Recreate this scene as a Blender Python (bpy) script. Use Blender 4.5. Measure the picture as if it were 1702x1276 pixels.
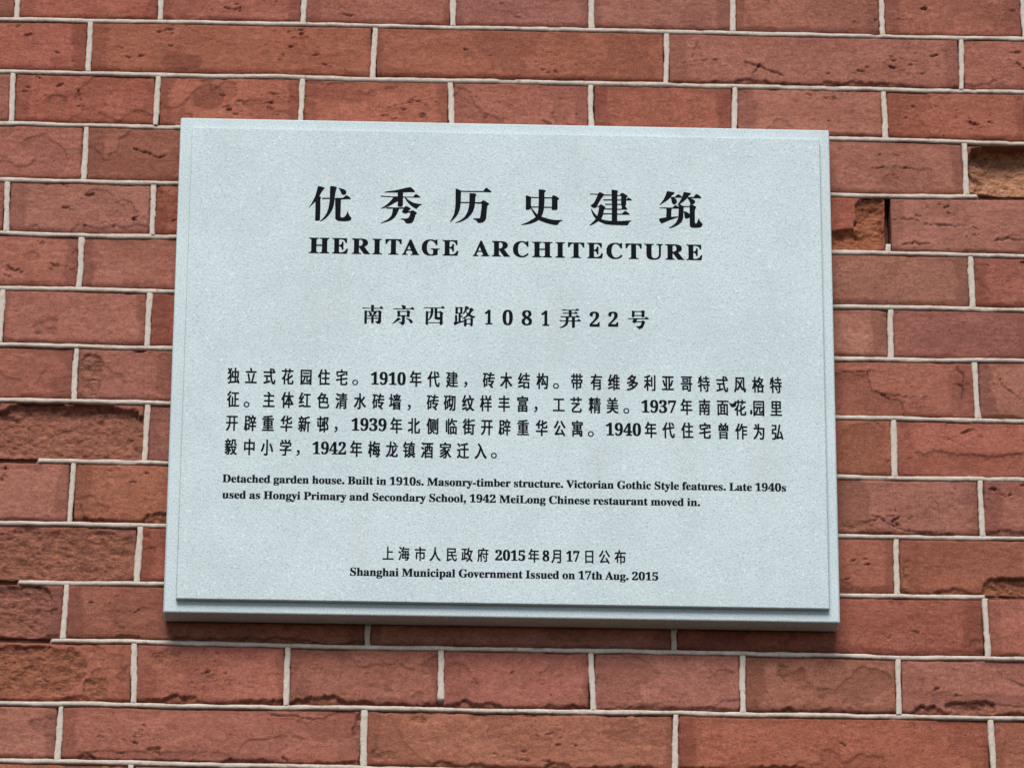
import bpy, math, random
import numpy as np
from mathutils import Vector, Matrix
from mathutils.geometry import tessellate_polygon

for o in list(bpy.data.objects):
    bpy.data.objects.remove(o, do_unlink=True)
scene = bpy.context.scene
col = scene.collection
Z0 = 2.90                      # height of the plaque's centre above the pavement

# ------------------------------------------------------------------ camera
cd = bpy.data.cameras.new("Camera")
cam = bpy.data.objects.new("Camera", cd)
col.objects.link(cam)
cd.sensor_width = 36.0
cd.lens = 36.0 * 7000.0 / 1702.0
cd.clip_start = 0.05
cd.clip_end = 200.0
yaw, pitch, roll = 0.03312652590380699, 0.3578812198762373, 0.005773154188726895
fw = Vector((math.sin(yaw) * math.cos(pitch), math.cos(yaw) * math.cos(pitch), math.sin(pitch)))
rt = Vector((math.cos(yaw), -math.sin(yaw), 0.0))
up = rt.cross(fw)
rt2 = math.cos(roll) * rt + math.sin(roll) * up
up2 = -math.sin(roll) * rt + math.cos(roll) * up
M = Matrix((rt2, up2, -fw)).transposed().to_4x4()
M.translation = Vector((-0.10341841, -3.35236409, -1.26076442 + Z0))
cam.matrix_world = M
scene.camera = cam

# ------------------------------------------------------------------ light: soft overcast sky, brightest high in front of the wall
SUN_EL, SUN_AZ = math.radians(46.0), math.radians(-8.0)
world = bpy.data.worlds.new("World")
scene.world = world
world.use_nodes = True
wn = world.node_tree
bg = wn.nodes["Background"]
sky = wn.nodes.new("ShaderNodeTexSky")
sky.sky_type = 'NISHITA'
sky.sun_disc = False
sky.sun_elevation = SUN_EL
sky.sun_rotation = math.radians(180.0) + SUN_AZ
sky.air_density = 0.7
sky.dust_density = 0.6
sky.ozone_density = 1.0
wn.links.new(sky.outputs[0], bg.inputs[0])
bg.inputs[1].default_value = 0.05
sd = bpy.data.lights.new("Sun", 'SUN')
sd.energy = 1.5
sd.angle = math.radians(30.0)
sd.color = (1.0, 0.97, 0.93)
sun = bpy.data.objects.new("Sun", sd)
col.objects.link(sun)
d = Vector((math.sin(SUN_AZ) * math.cos(SUN_EL), -math.cos(SUN_AZ) * math.cos(SUN_EL), math.sin(SUN_EL)))
sun.rotation_euler = d.to_track_quat('Z', 'Y').to_euler()
sun.location = (0.0, -3.0, 6.0)

scene.render.engine = 'CYCLES'
scene.view_settings.view_transform = 'Standard'
scene.view_settings.look = 'None'
scene.view_settings.gamma = 1.0
scene.view_settings.use_curve_mapping = False
scene.view_settings.exposure = 1.24

# ------------------------------------------------------------------ helpers
def link(name, mesh, mat, parent=None, loc=(0, 0, 0), kind=None):
    o = bpy.data.objects.new(name, mesh)
    col.objects.link(o)
    o.location = loc
    if mat is not None:
        mesh.materials.append(mat)
    if parent is not None:
        o.parent = parent
    if kind:
        o["kind"] = kind
    return o


def thing(name, label, cat, loc):
    o = bpy.data.objects.new(name, None)
    col.objects.link(o)
    o.location = loc
    o.empty_display_size = 0.05
    o["label"] = label
    o["category"] = cat
    return o


def h2(ix, iy, seed):
    n = (ix.astype(np.int64) * 374761393 + iy.astype(np.int64) * 668265263 + seed * 1442695041) & 0xFFFFFFFF
    n = ((n ^ (n >> 13)) * 1274126177) & 0xFFFFFFFF
    n = (n ^ (n >> 16)) & 0xFFFFFFFF
    return n / 4294967295.0


def vnoise(x, y, seed):
    ix, iy = np.floor(x), np.floor(y)
    fx, fy = x - ix, y - iy
    fx, fy = fx * fx * fx * (fx * (fx * 6 - 15) + 10), fy * fy * fy * (fy * (fy * 6 - 15) + 10)
    a, b = h2(ix, iy, seed), h2(ix + 1, iy, seed)
    c, e = h2(ix, iy + 1, seed), h2(ix + 1, iy + 1, seed)
    return (a + (b - a) * fx) * (1 - fy) + (c + (e - c) * fx) * fy


def fbm(x, y, seed, octv=4, gain=0.5):
    s, amp, t = 0.0, 1.0, 0.0
    for i in range(octv):
        ca, sa = math.cos(0.6 * i), math.sin(0.6 * i)
        s = s + amp * vnoise((x * ca - y * sa) * 2 ** i + 17.3 * i, (x * sa + y * ca) * 2 ** i + 5.1 * i, seed + i)
        t += amp
        amp *= gain
    return s / t * 2 - 1


def sstep(a, b, x):
    t = np.clip((x - a) / (b - a), 0, 1)
    return t * t * (3 - 2 * t)


# ------------------------------------------------------------------ materials
class NT:
    def __init__(self, name):
        self.m = bpy.data.materials.new(name)
        self.m.use_nodes = True
        self.t = self.m.node_tree
        self.b = self.t.nodes["Principled BSDF"]
        self.tc = self.t.nodes.new("ShaderNodeTexCoord")

    def n(self, kind, **kw):
        nd = self.t.nodes.new(kind)
        for k, v in kw.items():
            setattr(nd, k, v)
        return nd

    def l(self, a, b):
        self.t.links.new(a, b)

    def setin(self, nd, key, v):
        if isinstance(v, bpy.types.NodeSocket):
            self.l(v, nd.inputs[key])
        else:
            nd.inputs[key].default_value = v

    def math(self, op, a, b=0.0, c=None):
        nd = self.n("ShaderNodeMath", operation=op)
        self.setin(nd, 0, a)
        self.setin(nd, 1, b)
        if c is not None:
            self.setin(nd, 2, c)
        return nd.outputs[0]

    def mix(self, fac, a, b, mode='MIX'):
        nd = self.n("ShaderNodeMix", data_type='RGBA', blend_type=mode)
        self.setin(nd, 0, fac)
        for k, v in ((6, a), (7, b)):
            if isinstance(v, tuple):
                v = v + (1.0,) if len(v) == 3 else v
            self.setin(nd, k, v)
        return nd.outputs[2]

    def ramp(self, fac, lo, hi, to0=0.0, to1=1.0):
        nd = self.n("ShaderNodeMapRange")
        nd.interpolation_type = 'SMOOTHSTEP'
        self.setin(nd, 0, fac)
        nd.inputs[1].default_value, nd.inputs[2].default_value = lo, hi
        nd.inputs[3].default_value, nd.inputs[4].default_value = to0, to1
        return nd.outputs[0]

    def coords(self, scale=(1, 1, 1), rnd=None):
        mp = self.n("ShaderNodeMapping")
        self.l(self.tc.outputs["Object"], mp.inputs[0])
        mp.inputs[3].default_value = scale
        if rnd is not None:
            self.l(rnd, mp.inputs[1])
        return mp.outputs[0]

    def noise(self, vec, scale, detail=4.0, rough=0.55, dist=0.0):
        nd = self.n("ShaderNodeTexNoise")
        self.l(vec, nd.inputs["Vector"])
        nd.inputs["Scale"].default_value = scale
        nd.inputs["Detail"].default_value = detail
        nd.inputs["Roughness"].default_value = rough
        nd.inputs["Distortion"].default_value = dist
        return nd.outputs[0]

    def attr(self, name):
        nd = self.n("ShaderNodeAttribute", attribute_name=name)
        return nd.outputs["Fac"]

    def bump(self, height, strength, dist, normal=None):
        nd = self.n("ShaderNodeBump")
        self.l(height, nd.inputs["Height"])
        self.setin(nd, "Strength", strength)
        nd.inputs["Distance"].default_value = dist
        if normal is not None:
            self.l(normal, nd.inputs["Normal"])
        return nd.outputs[0]


def brick_material():
    t = NT("old_red_brick")
    oi = t.n("ShaderNodeObjectInfo")
    rnd = oi.outputs["Random"]
    cb = t.n("ShaderNodeCombineXYZ")
    t.l(t.math('MULTIPLY', rnd, 37.0), cb.inputs[0])
    t.l(t.math('MULTIPLY', rnd, 91.0), cb.inputs[1])
    t.l(t.math('MULTIPLY', rnd, 53.0), cb.inputs[2])
    off = cb.outputs[0]
    iso = t.coords((1, 1, 1), off)
    strk = t.coords((1.0, 1.0, 2.4), off)
    raw, tone, pit, ochre = t.attr("raw"), t.attr("tone"), t.attr("pit"), t.attr("ochre")
    big = t.noise(strk, 22.0, 5.0, 0.6, 0.4)
    fine = t.noise(strk, 120.0, 6.0, 0.66, 1.1)
    grain = t.noise(iso, 900.0, 3.0, 0.6)
    c = t.mix(t.ramp(big, 0.32, 0.68), (0.265, 0.082, 0.051), (0.325, 0.109, 0.072))
    c = t.mix(t.math('MULTIPLY', t.ramp(fine, 0.40, 0.75), 0.55), c, (0.388, 0.144, 0.099))
    c = t.mix(t.math('MULTIPLY', t.ramp(fine, 0.52, 0.28), 0.50), c, (0.196, 0.056, 0.035))
    c = t.mix(t.math('MULTIPLY', tone, 0.8), c, (0.168, 0.049, 0.031))
    # pale scuffs with ragged outline
    sc = t.math('MULTIPLY', t.ramp(t.noise(strk, 60.0, 6.0, 0.7, 0.6), 0.64, 0.72), t.ramp(big, 0.5, 0.62))
    c = t.mix(t.math('MULTIPLY', sc, 0.45), c, (0.46, 0.24, 0.19))
    rn = t.noise(t.coords((1.0, 1.0, 2.2), off), 150.0, 6.0, 0.68, 0.8)
    rawc = t.mix(t.ramp(rn, 0.35, 0.68), (0.185, 0.062, 0.037), (0.345, 0.122, 0.070))
    och = t.mix(t.ramp(rn, 0.35, 0.68), (0.25, 0.095, 0.045), (0.46, 0.20, 0.095))
    rawc = t.mix(ochre, rawc, och)
    c = t.mix(raw, c, rawc)
    c = t.mix(pit, c, (0.055, 0.022, 0.016))
    # pinholes, as dark specks in the colour
    sp_ = t.noise(t.coords((1.0, 1.0, 1.5), off), 330.0, 2.0, 0.5)
    spm = t.math('MULTIPLY', t.ramp(sp_, 0.66, 0.71), t.ramp(t.noise(iso, 38.0, 2.0, 0.5), 0.46, 0.60))
    c = t.mix(t.math('MULTIPLY', spm, 0.8), c, (0.06, 0.024, 0.018))
    # brick to brick variation
    hsv = t.n("ShaderNodeHueSaturation")
    t.setin(hsv, "Color", c)
    t.l(t.math('MULTIPLY_ADD', rnd, 0.010, 0.4980), hsv.inputs["Hue"])
    r2 = t.math('FRACT', t.math('MULTIPLY', rnd, 7.31))
    t.l(t.math('MULTIPLY_ADD', r2, 0.16, 0.95), hsv.inputs["Value"])
    r3 = t.math('FRACT', t.math('MULTIPLY', rnd, 13.7))
    t.l(t.math('MULTIPLY_ADD', r3, 0.12, 0.93), hsv.inputs["Saturation"])
    gm = t.n("ShaderNodeMix", data_type='RGBA', blend_type='MULTIPLY')
    gm.inputs[0].default_value = 1.0
    t.l(hsv.outputs[0], gm.inputs[6])
    gv = t.n("ShaderNodeCombineColor")
    mot = t.noise(t.coords((1.0, 1.0, 1.5), off), 210.0, 4.0, 0.7, 0.6)
    gr = t.math('MULTIPLY', t.ramp(grain, 0.3, 0.7, 0.76, 1.22), t.ramp(mot, 0.30, 0.70, 0.82, 1.16))
    for i in range(3):
        t.l(gr, gv.inputs[i])
    t.l(gv.outputs[0], gm.inputs[7])
    t.l(gm.outputs[2], t.b.inputs["Base Color"])
    t.b.inputs["Roughness"].default_value = 0.82
    t.b.inputs["Specular IOR Level"].default_value = 0.25
    # relief: drag marks along the brick, grain, and a coarse broken face where the skin is gone
    h1 = t.math('ADD', t.math('ADD', t.math('MULTIPLY', fine, 0.7), t.math('MULTIPLY', grain, 0.35)), t.math('MULTIPLY', mot, 0.45))
    nrm = t.bump(h1, t.ramp(t.noise(strk, 30.0, 3.0, 0.6, 0.5), 0.38, 0.66, 0.28, 0.95), 0.0012)
    nrm = t.bump(rn, t.math('MULTIPLY', raw, 0.8), 0.0022, nrm)
    t.l(nrm, t.b.inputs["Normal"])
    return t.m


def mortar_material():
    t = NT("lime_mortar")
    iso = t.coords()
    dirt_shade = t.attr("dirt_shade")
    n1 = t.noise(iso, 45.0, 5.0, 0.6)
    n2 = t.noise(iso, 420.0, 4.0, 0.65)
    c = t.mix(t.ramp(n1, 0.35, 0.68), (0.52, 0.43, 0.35), (0.63, 0.54, 0.455))
    c = t.mix(t.math('MULTIPLY', t.ramp(n2, 0.50, 0.34), 0.40), c, (0.30, 0.225, 0.175))
    c = t.mix(t.math('MULTIPLY', t.ramp(t.noise(iso, 130.0, 4.0, 0.7), 0.54, 0.70), 0.60), c, (0.30, 0.20, 0.155))
    c = t.mix(dirt_shade, c, (0.17, 0.075, 0.05))  # dirt where mortar is lost, painted shade on the joint sides
    t.l(c, t.b.inputs["Base Color"])
    t.b.inputs["Roughness"].default_value = 0.9
    t.b.inputs["Specular IOR Level"].default_value = 0.2
    t.l(t.bump(n2, 0.35, 0.0007), t.b.inputs["Normal"])
    return t.m


def stone_material():
    t = NT("pale_granite")
    iso = t.coords()
    n0 = t.noise(iso, 14.0, 4.0, 0.6)
    n1 = t.noise(iso, 680.0, 3.0, 0.6)
    n2 = t.noise(iso, 430.0, 3.0, 0.65)
    n3 = t.noise(iso, 700.0, 2.0, 0.5)
    c = t.mix(t.ramp(n0, 0.35, 0.65), (0.565, 0.650, 0.650), (0.519, 0.600, 0.600))
    c = t.mix(t.math('MULTIPLY', t.ramp(n1, 0.52, 0.30), 0.80), c, (0.345, 0.405, 0.408))
    c = t.mix(t.math('MULTIPLY', t.ramp(n2, 0.58, 0.72), 0.75), c, (0.77, 0.84, 0.835))
    c = t.mix(t.math('MULTIPLY', t.ramp(n3, 0.70, 0.78), 0.55), c, (0.17, 0.18, 0.17))
    # faint weather stains
    st = t.noise(t.coords((1.0, 1.0, 0.25)), 30.0, 5.0, 0.65)
    c = t.mix(t.math('MULTIPLY', t.ramp(st, 0.52, 0.75), 0.22), c, (0.42, 0.40, 0.34))
    t.l(c, t.b.inputs["Base Color"])
    t.b.inputs["Roughness"].default_value = 0.55
    t.b.inputs["Specular IOR Level"].default_value = 0.35
    hh = t.math('ADD', t.math('MULTIPLY', n1, 0.6), t.math('MULTIPLY', n2, 0.5))
    t.l(t.bump(hh, 0.55, 0.0010), t.b.inputs["Normal"])
    return t.m


def paint_material():
    t = NT("black_letter_paint")
    iso = t.coords()
    n = t.noise(iso, 500.0, 3.0, 0.6)
    c = t.mix(t.ramp(n, 0.3, 0.75), (0.0018, 0.0030, 0.0055), (0.0065, 0.0088, 0.0140))
    t.l(c, t.b.inputs["Base Color"])
    t.b.inputs["Roughness"].default_value = 0.75
    t.b.inputs["Specular IOR Level"].default_value = 0.08
    t.l(t.bump(n, 0.3, 0.0005), t.b.inputs["Normal"])
    return t.m


M_BRICK, M_MORTAR, M_STONE, M_PAINT = brick_material(), mortar_material(), stone_material(), paint_material()

# ------------------------------------------------------------------ the brick wall (English bond)
wall = thing("brick_wall", "weathered red brick wall with thin pale raised mortar joints behind the plaque", "wall",
             (0.0, 0.0, Z0 - 0.56))
WZ = 0.56                                  # wall-local height of the plaque's centre

# bed joints: height at x=0 and slope, top to bottom (course k lies between bed k and bed k+1)
BEDS = {-3: (0.5320, 0.0), -2: (0.4805, 0.0005), -1: (0.4290, 0.001), 0: (0.3776, 0.001), 1: (0.3262, 0.0010), 2: (0.2754, 0.0001), 3: (0.2263, 0.0004),
        4: (0.1740, 0.0015), 5: (0.1216, -0.0048), 6: (0.0717, -0.0040), 7: (0.0217, 0.0020), 8: (-0.0305, -0.0038),
        9: (-0.0838, -0.0028), 10: (-0.1378, 0.0005), 11: (-0.1896, 0.0002), 12: (-0.2416, -0.0040),
        13: (-0.2942, -0.0006), 14: (-0.3452, -0.0050), 15: (-0.3970, -0.0010), 16: (-0.4485, 0.0), 17: (-0.5005, 0.0005), 18: (-0.5525, 0.0)}
STRETCH = [-0.618, -0.3628, -0.1130, 0.1426, 0.4035, 0.6610]
HEAD = [-0.680, -0.554, -0.4280, -0.3027, -0.1772, -0.0470, 0.0755, 0.2008, 0.3323, 0.4580, 0.5860, 0.7100]
FIX = {1: {1: -0.3634, 2: -0.1148, 3: 0.1414, 4: 0.4012}, 3: {4: 0.4016}, 7: {4: 0.4041}, 9: {1: -0.3617, 4: 0.4048},
       11: {2: -0.1114, 3: 0.1438, 4: 0.4055}, 13: {2: -0.1126, 3: 0.1443, 4: 0.4068},
       0: {5: -0.0461}, 8: {3: -0.3011}, 10: {3: -0.3034, 8: 0.3316}, 12: {3: -0.3036, 5: -0.0498, 8: 0.3305}}


def bed_wave(k, x):
    x = np.asarray(x, float)
    return (fbm(x * 9.0, x * 0 + k * 3.7, 11, 3)) * 0.0011


def bed_z(k, x):
    z, s = BEDS[k]
    return z + s * np.asarray(x, float) + bed_wave(k, x)


def perps(row):
    xs = list(STRETCH if row % 2 else HEAD)
    for i, v in FIX.get(row, {}).items():
        xs[i] = v
    if row % 2:
        return [-1.131, -0.875] + xs + [0.9180, 1.1750], 2
    return [-1.063, -0.936, -0.808] + xs + [0.8370, 0.9620, 1.0900], 3


XMIN, XMAX = -1.00, 1.04
BED_H, PERP_H = 0.0021, 0.0026           # half widths of the joints
SPALL = [(0.4656, 0.1985, 0.0637, 0.0266, 0.015, 0.7, 0.01), (0.3157, 0.1462, 0.012, 0.0224, 0.008, 0.4, 0.0), (0.2956, 0.1322, 0.0175, 0.0086, 0.008, 0.4, 0.0), (-0.368, -0.0593, 0.0652, 0.0285, 0.0065, 0.15, 0.003), (-0.3658, -0.1659, 0.0622, 0.0248, 0.0032, 0.1, 0.0), (-0.4054, -0.215, 0.0319, 0.0219, 0.0045, 0, 0.0), (-0.3896, -0.2667, 0.045, 0.0215, 0.0035, 0, 0.0), (-0.3362, -0.2782, 0.0071, 0.0055, 0.003, 0, 0.0), (0.4389, -0.181, 0.0336, 0.0095, 0.0065, 0.05, 0.0), (0.3883, -0.2876, 0.0208, 0.0074, 0.007, 0, 0.0), (-0.3486, -0.0064, 0.0104, 0.0205, 0.0022, 0, 0.0), (-0.2726, -0.2506, 0.0071, 0.0038, 0.0018, 0.0, 0.0), (-0.2844, -0.2546, 0.0052, 0.0061, 0.002, 0, 0.0), (-0.3167, -0.2268, 0.0047, 0.0038, 0.0015, 0.0, 0.0), (0.2342, -0.2562, 0.0054, 0.0062, 0.002, 0.0, 0.0), (0.2984, -0.1292, 0.0136, 0.0051, 0.003, 0.0, 0.0), (0.3394, -0.1736, 0.0027, 0.0159, 0.002, 0.0, 0.0), (-0.2851, -0.334, 0.0066, 0.0045, 0.003, 0.0, 0.0), (-0.116, -0.326, 0.0042, 0.012, 0.003, 0.0, 0.0), (0.2914, -0.0052, 0.0224, 0.0141, 0.0015, -0.55, 0.0), (0.305, -0.0216, 0.0362, 0.0135, 0.0013, -0.45, 0.0), (0.3914, -0.0184, 0.0082, 0.0178, 0.0011, -0.3, 0.0), (0.3927, -0.0743, 0.0585, 0.0119, 0.0016, -0.35, 0.0), (0.3432, -0.0514, 0.0081, 0.0205, 0.0012, -0.3, 0.0), (0.3071, -0.0628, 0.0204, 0.0256, 0.0009, -0.35, 0.0), (0.2885, -0.1122, 0.0213, 0.0259, 0.0011, -0.6, 0.0), (-0.4051, 0.0182, 0.0379, 0.0042, 0.001, -0.4, 0.0), (-0.286, -0.0058, 0.0078, 0.02, 0.0012, -0.6, 0.0), (-0.4126, -0.1376, 0.0228, 0.0038, 0.0016, -0.3, 0.0), (0.1407, -0.2935, 0.0074, 0.0035, 0.002, -0.3, 0.0), (-0.1219, -0.3268, 0.0132, 0.0162, 0.0018, -0.35, 0.0), (0.4247, -0.2512, 0.0196, 0.0154, 0.0016, -0.3, 0.0), (-0.28, -0.3395, 0.0766, 0.0065, 0.0014, -0.3, 0.0), (0.3873, -0.2855, 0.0557, 0.012, 0.0013, -0.3, 0.0), (-0.1106, -0.2946, 0.0646, 0.0054, 0.0014, -0.3, 0.0), (-0.2382, -0.2927, 0.0633, 0.0068, 0.0013, -0.3, 0.0), (0.1046, -0.2915, 0.0287, 0.0058, 0.0014, -0.4, 0.0), (-0.0677, -0.303, 0.008, 0.0035, 0.0022, 0.0, 0.0), (-0.095, -0.3336, 0.01, 0.004, 0.0025, 0.0, 0.0), (-0.336, -0.2808, 0.0103, 0.0091, 0.003, 0.0, 0.0)]
CRACKS = [([(0.1559, 0.2965), (0.1771, 0.2999), (0.1903, 0.3002)], 0.0011, 0.002), ([(0.1639, 0.3008), (0.1666, 0.3084), (0.1683, 0.3171)], 0.0006, 0.0012), ([(0.2114, 0.2983), (0.223, 0.2951), (0.244, 0.2863)], 0.0011, 0.002), ([(0.2182, 0.288), (0.2241, 0.2963)], 0.0011, 0.002), ([(0.3378, 0.1511), (0.3556, 0.152), (0.3686, 0.1472), (0.3983, 0.1461)], 0.001, 0.002), ([(0.3445, 0.1275), (0.355, 0.13), (0.3665, 0.1297)], 0.0008, 0.002), ([(0.4256, 0.1337), (0.4388, 0.1362), (0.4544, 0.1348)], 0.0011, 0.002), ([(-0.3212, 0.2049), (-0.3091, 0.2012), (-0.3001, 0.1969), (-0.293, 0.1998)], 0.0013, 0.003), ([(-0.3712, 0.2592), (-0.3699, 0.2535), (-0.3677, 0.249)], 0.0015, 0.003), ([(0.3104, 0.0119), (0.3141, -0.0061), (0.3278, -0.0124), (0.3396, -0.0166), (0.3413, -0.0286)], 0.0008, 0.002), ([(0.3879, 0.0161), (0.3939, 0.008), (0.3922, -0.0113)], 0.001, 0.002), ([(0.4238, 0.0085), (0.4261, 0.0003), (0.4446, -0.0147)], 0.0008, 0.002), ([(0.3124, -0.1182), (0.3375, -0.1312), (0.3628, -0.1334)], 0.0008, 0.002), ([(-0.354, -0.1207), (-0.351, -0.1313), (-0.3398, -0.1354)], 0.0007, 0.002), ([(-0.1897, -0.3007), (-0.1699, -0.3014), (-0.155, -0.3048)], 0.001, 0.002), ([(0.3962, -0.2776), (0.4111, -0.2826), (0.4346, -0.2838)], 0.0008, 0.002), ([(0.2872, 0.0104), (0.3001, 0.0095), (0.314, 0.012)], 0.0009, 0.002), ([(-0.4234, 0.0939), (-0.4181, 0.089), (-0.413, 0.0908)], 0.0014, 0.003), ([(0.3539, -0.0896), (0.3687, -0.1092), (0.3839, -0.11)], 0.0005, 0.001), ([(-0.0039, 0.1279), (-0.0029, 0.1274)], 0.0011, 0.002), ([(0.0345, 0.3055), (0.0413, 0.3039), (0.0456, 0.3017)], 0.0006, 0.0015), ([(-0.0367, 0.3057), (-0.0314, 0.3041)], 0.0012, 0.002), ([(-0.1789, -0.338), (-0.1739, -0.3399)], 0.0011, 0.002), ([(-0.0059, -0.3313), (0.009, -0.3341), (0.0238, -0.338)], 0.0007, 0.0015), ([(-0.3417, -0.3353), (-0.3342, -0.3393), (-0.3267, -0.3412)], 0.001, 0.002), ([(0.1729, -0.3131), (0.1829, -0.315)], 0.0006, 0.001), ([(0.4048, -0.2463), (0.4194, -0.2591), (0.4352, -0.2666)], 0.001, 0.002), ([(0.3133, -0.2037), (0.3204, -0.2031)], 0.0005, 0.001), ([(-0.2456, 0.3406), (-0.2366, 0.3385), (-0.2325, 0.3421)], 0.0012, 0.002), ([(-0.4072, 0.247), (-0.3996, 0.2529), (-0.366, 0.2593)], 0.0004, 0.001)]
CHIPS = {(9, 1): (0.0045, 0.0016, 0.0015, 0.0), (9, 4): (0.0023, 0.0008, 0.0015, 0.0008), (9, 5): (0.0023, 0.0008, 0.0008, 0.0008), (8, 3): (0.0008, 0.0008, 0.0008, 0.0008), (12, 3): (0.0041, 0.0004, 0.0006, 0.0006), (12, 4): (0.0041, 0.0004, 0.0009, 0.0006), (12, 5): (0.0037, 0.0004, 0.0006, 0.0014), (12, 6): (0.0019, 0.0004, 0.0006, 0.0006), (12, 7): (0.0041, 0.0004, 0.0006, 0.0009), (12, 8): (0.0045, 0.0011, 0.0009, 0.0006), (13, 1): (0.0034, 0.0009, 0.0004, 0.003), (13, 2): (0.0034, 0.0014, 0.0004, 0.0009), (13, 3): (0.003, 0.0011, 0.0023, 0.0008), (13, 4): (0.0023, 0.0008, 0.0008, 0.0008), (10, 7): (0.0008, 0.0008, 0.0004, 0.0004), (10, 8): (0.0023, 0.0008, 0.0015, 0.0008), (11, 3): (0.0011, 0.0008, 0.0008, 0.0016), (1, 3): (0.0026, 0.0004, 0.0004, 0.0004)}
PATCHES = [(-0.2588, 0.2545, 0.0135, 0.0126, 0.9), (0.2584, 0.263, 0.0183, 0.0083, 0), (0.303, 0.252, 0.0128, 0.0156, 0), (-0.3965, 0.299, 0.0186, 0.0082, 0), (-0.2808, 0.2882, 0.0186, 0.0082, 0.8), (-0.3935, -0.0012, 0.0234, 0.0132, 0.35), (0.3472, -0.0066, 0.0342, 0.0212, 0), (0.3832, -0.0496, 0.0329, 0.0157, 0), (0.2949, 0.3054, 0.0778, 0.0186, 0.1), (-0.116, -0.265, 0.05, 0.0148, 0.1)]


def seg_dist(X, Z, pts):
    dmin = np.full(X.shape, 1e9)
    for (ax, az), (bx_, bz_) in zip(pts[:-1], pts[1:]):
        vx, vz = bx_ - ax, bz_ - az
        t = np.clip(((X - ax) * vx + (Z - az) * vz) / (vx * vx + vz * vz + 1e-12), 0, 1)
        dmin = np.minimum(dmin, np.hypot(X - ax - t * vx, Z - az - t * vz))
    return dmin


def grid_mesh(name, P, attrs, back, shade_y=None):
    """P: (nv, nu, 3) front sheet; side walls run back to depth `back`."""
    nv, nu = P.shape[:2]
    verts = P.reshape(-1, 3)
    i = np.arange(nv * nu).reshape(nv, nu)
    q = np.stack([i[:-1, :-1], i[:-1, 1:], i[1:, 1:], i[1:, :-1]], -1).reshape(-1, 4)
    ring = np.concatenate([i[0, :], i[1:, -1], i[-1, -2::-1], i[-2:0:-1, 0]])
    nb = len(ring)
    depths = [back] if shade_y is None else [shade_y, back]
    rings, allv, faces = [ring], [verts], [q]
    for dpt in depths:
        bv = verts[ring].copy()
        bv[:, 1] = np.maximum(bv[:, 1] + 0.0002, dpt)
        j = np.arange(nb) + nv * nu + nb * (len(rings) - 1)
        faces.append(np.stack([np.roll(rings[-1], -1), rings[-1], j, np.roll(j, -1)], -1))
        allv.append(bv)
        rings.append(j)
    allv = np.concatenate(allv)
    faces = np.concatenate(faces)
    me = bpy.data.meshes.new(name)
    me.vertices.add(len(allv))
    me.vertices.foreach_set("co", allv.astype(np.float32).ravel())
    me.loops.add(len(faces) * 4)
    me.loops.foreach_set("vertex_index", faces.astype(np.int32).ravel())
    me.polygons.add(len(faces))
    me.polygons.foreach_set("loop_start", np.arange(0, len(faces) * 4, 4, dtype=np.int32))
    sm = np.ones(len(faces), dtype=bool)
    sm[len(q):] = False
    me.polygons.foreach_set("use_smooth", sm)
    for k, v in attrs.items():
        a = me.attributes.new(k, 'FLOAT', 'POINT')
        vv = v.ravel()
        vals = [vv] + [vv[ring] if shade_y is None else np.full(nb, 0.9) for _ in depths]  # mortar side walls painted brown to stand in for shade beneath the bead
        a.data.foreach_set("value", np.concatenate(vals).astype(np.float32))
    me.update(calc_edges=True)
    return me


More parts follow.
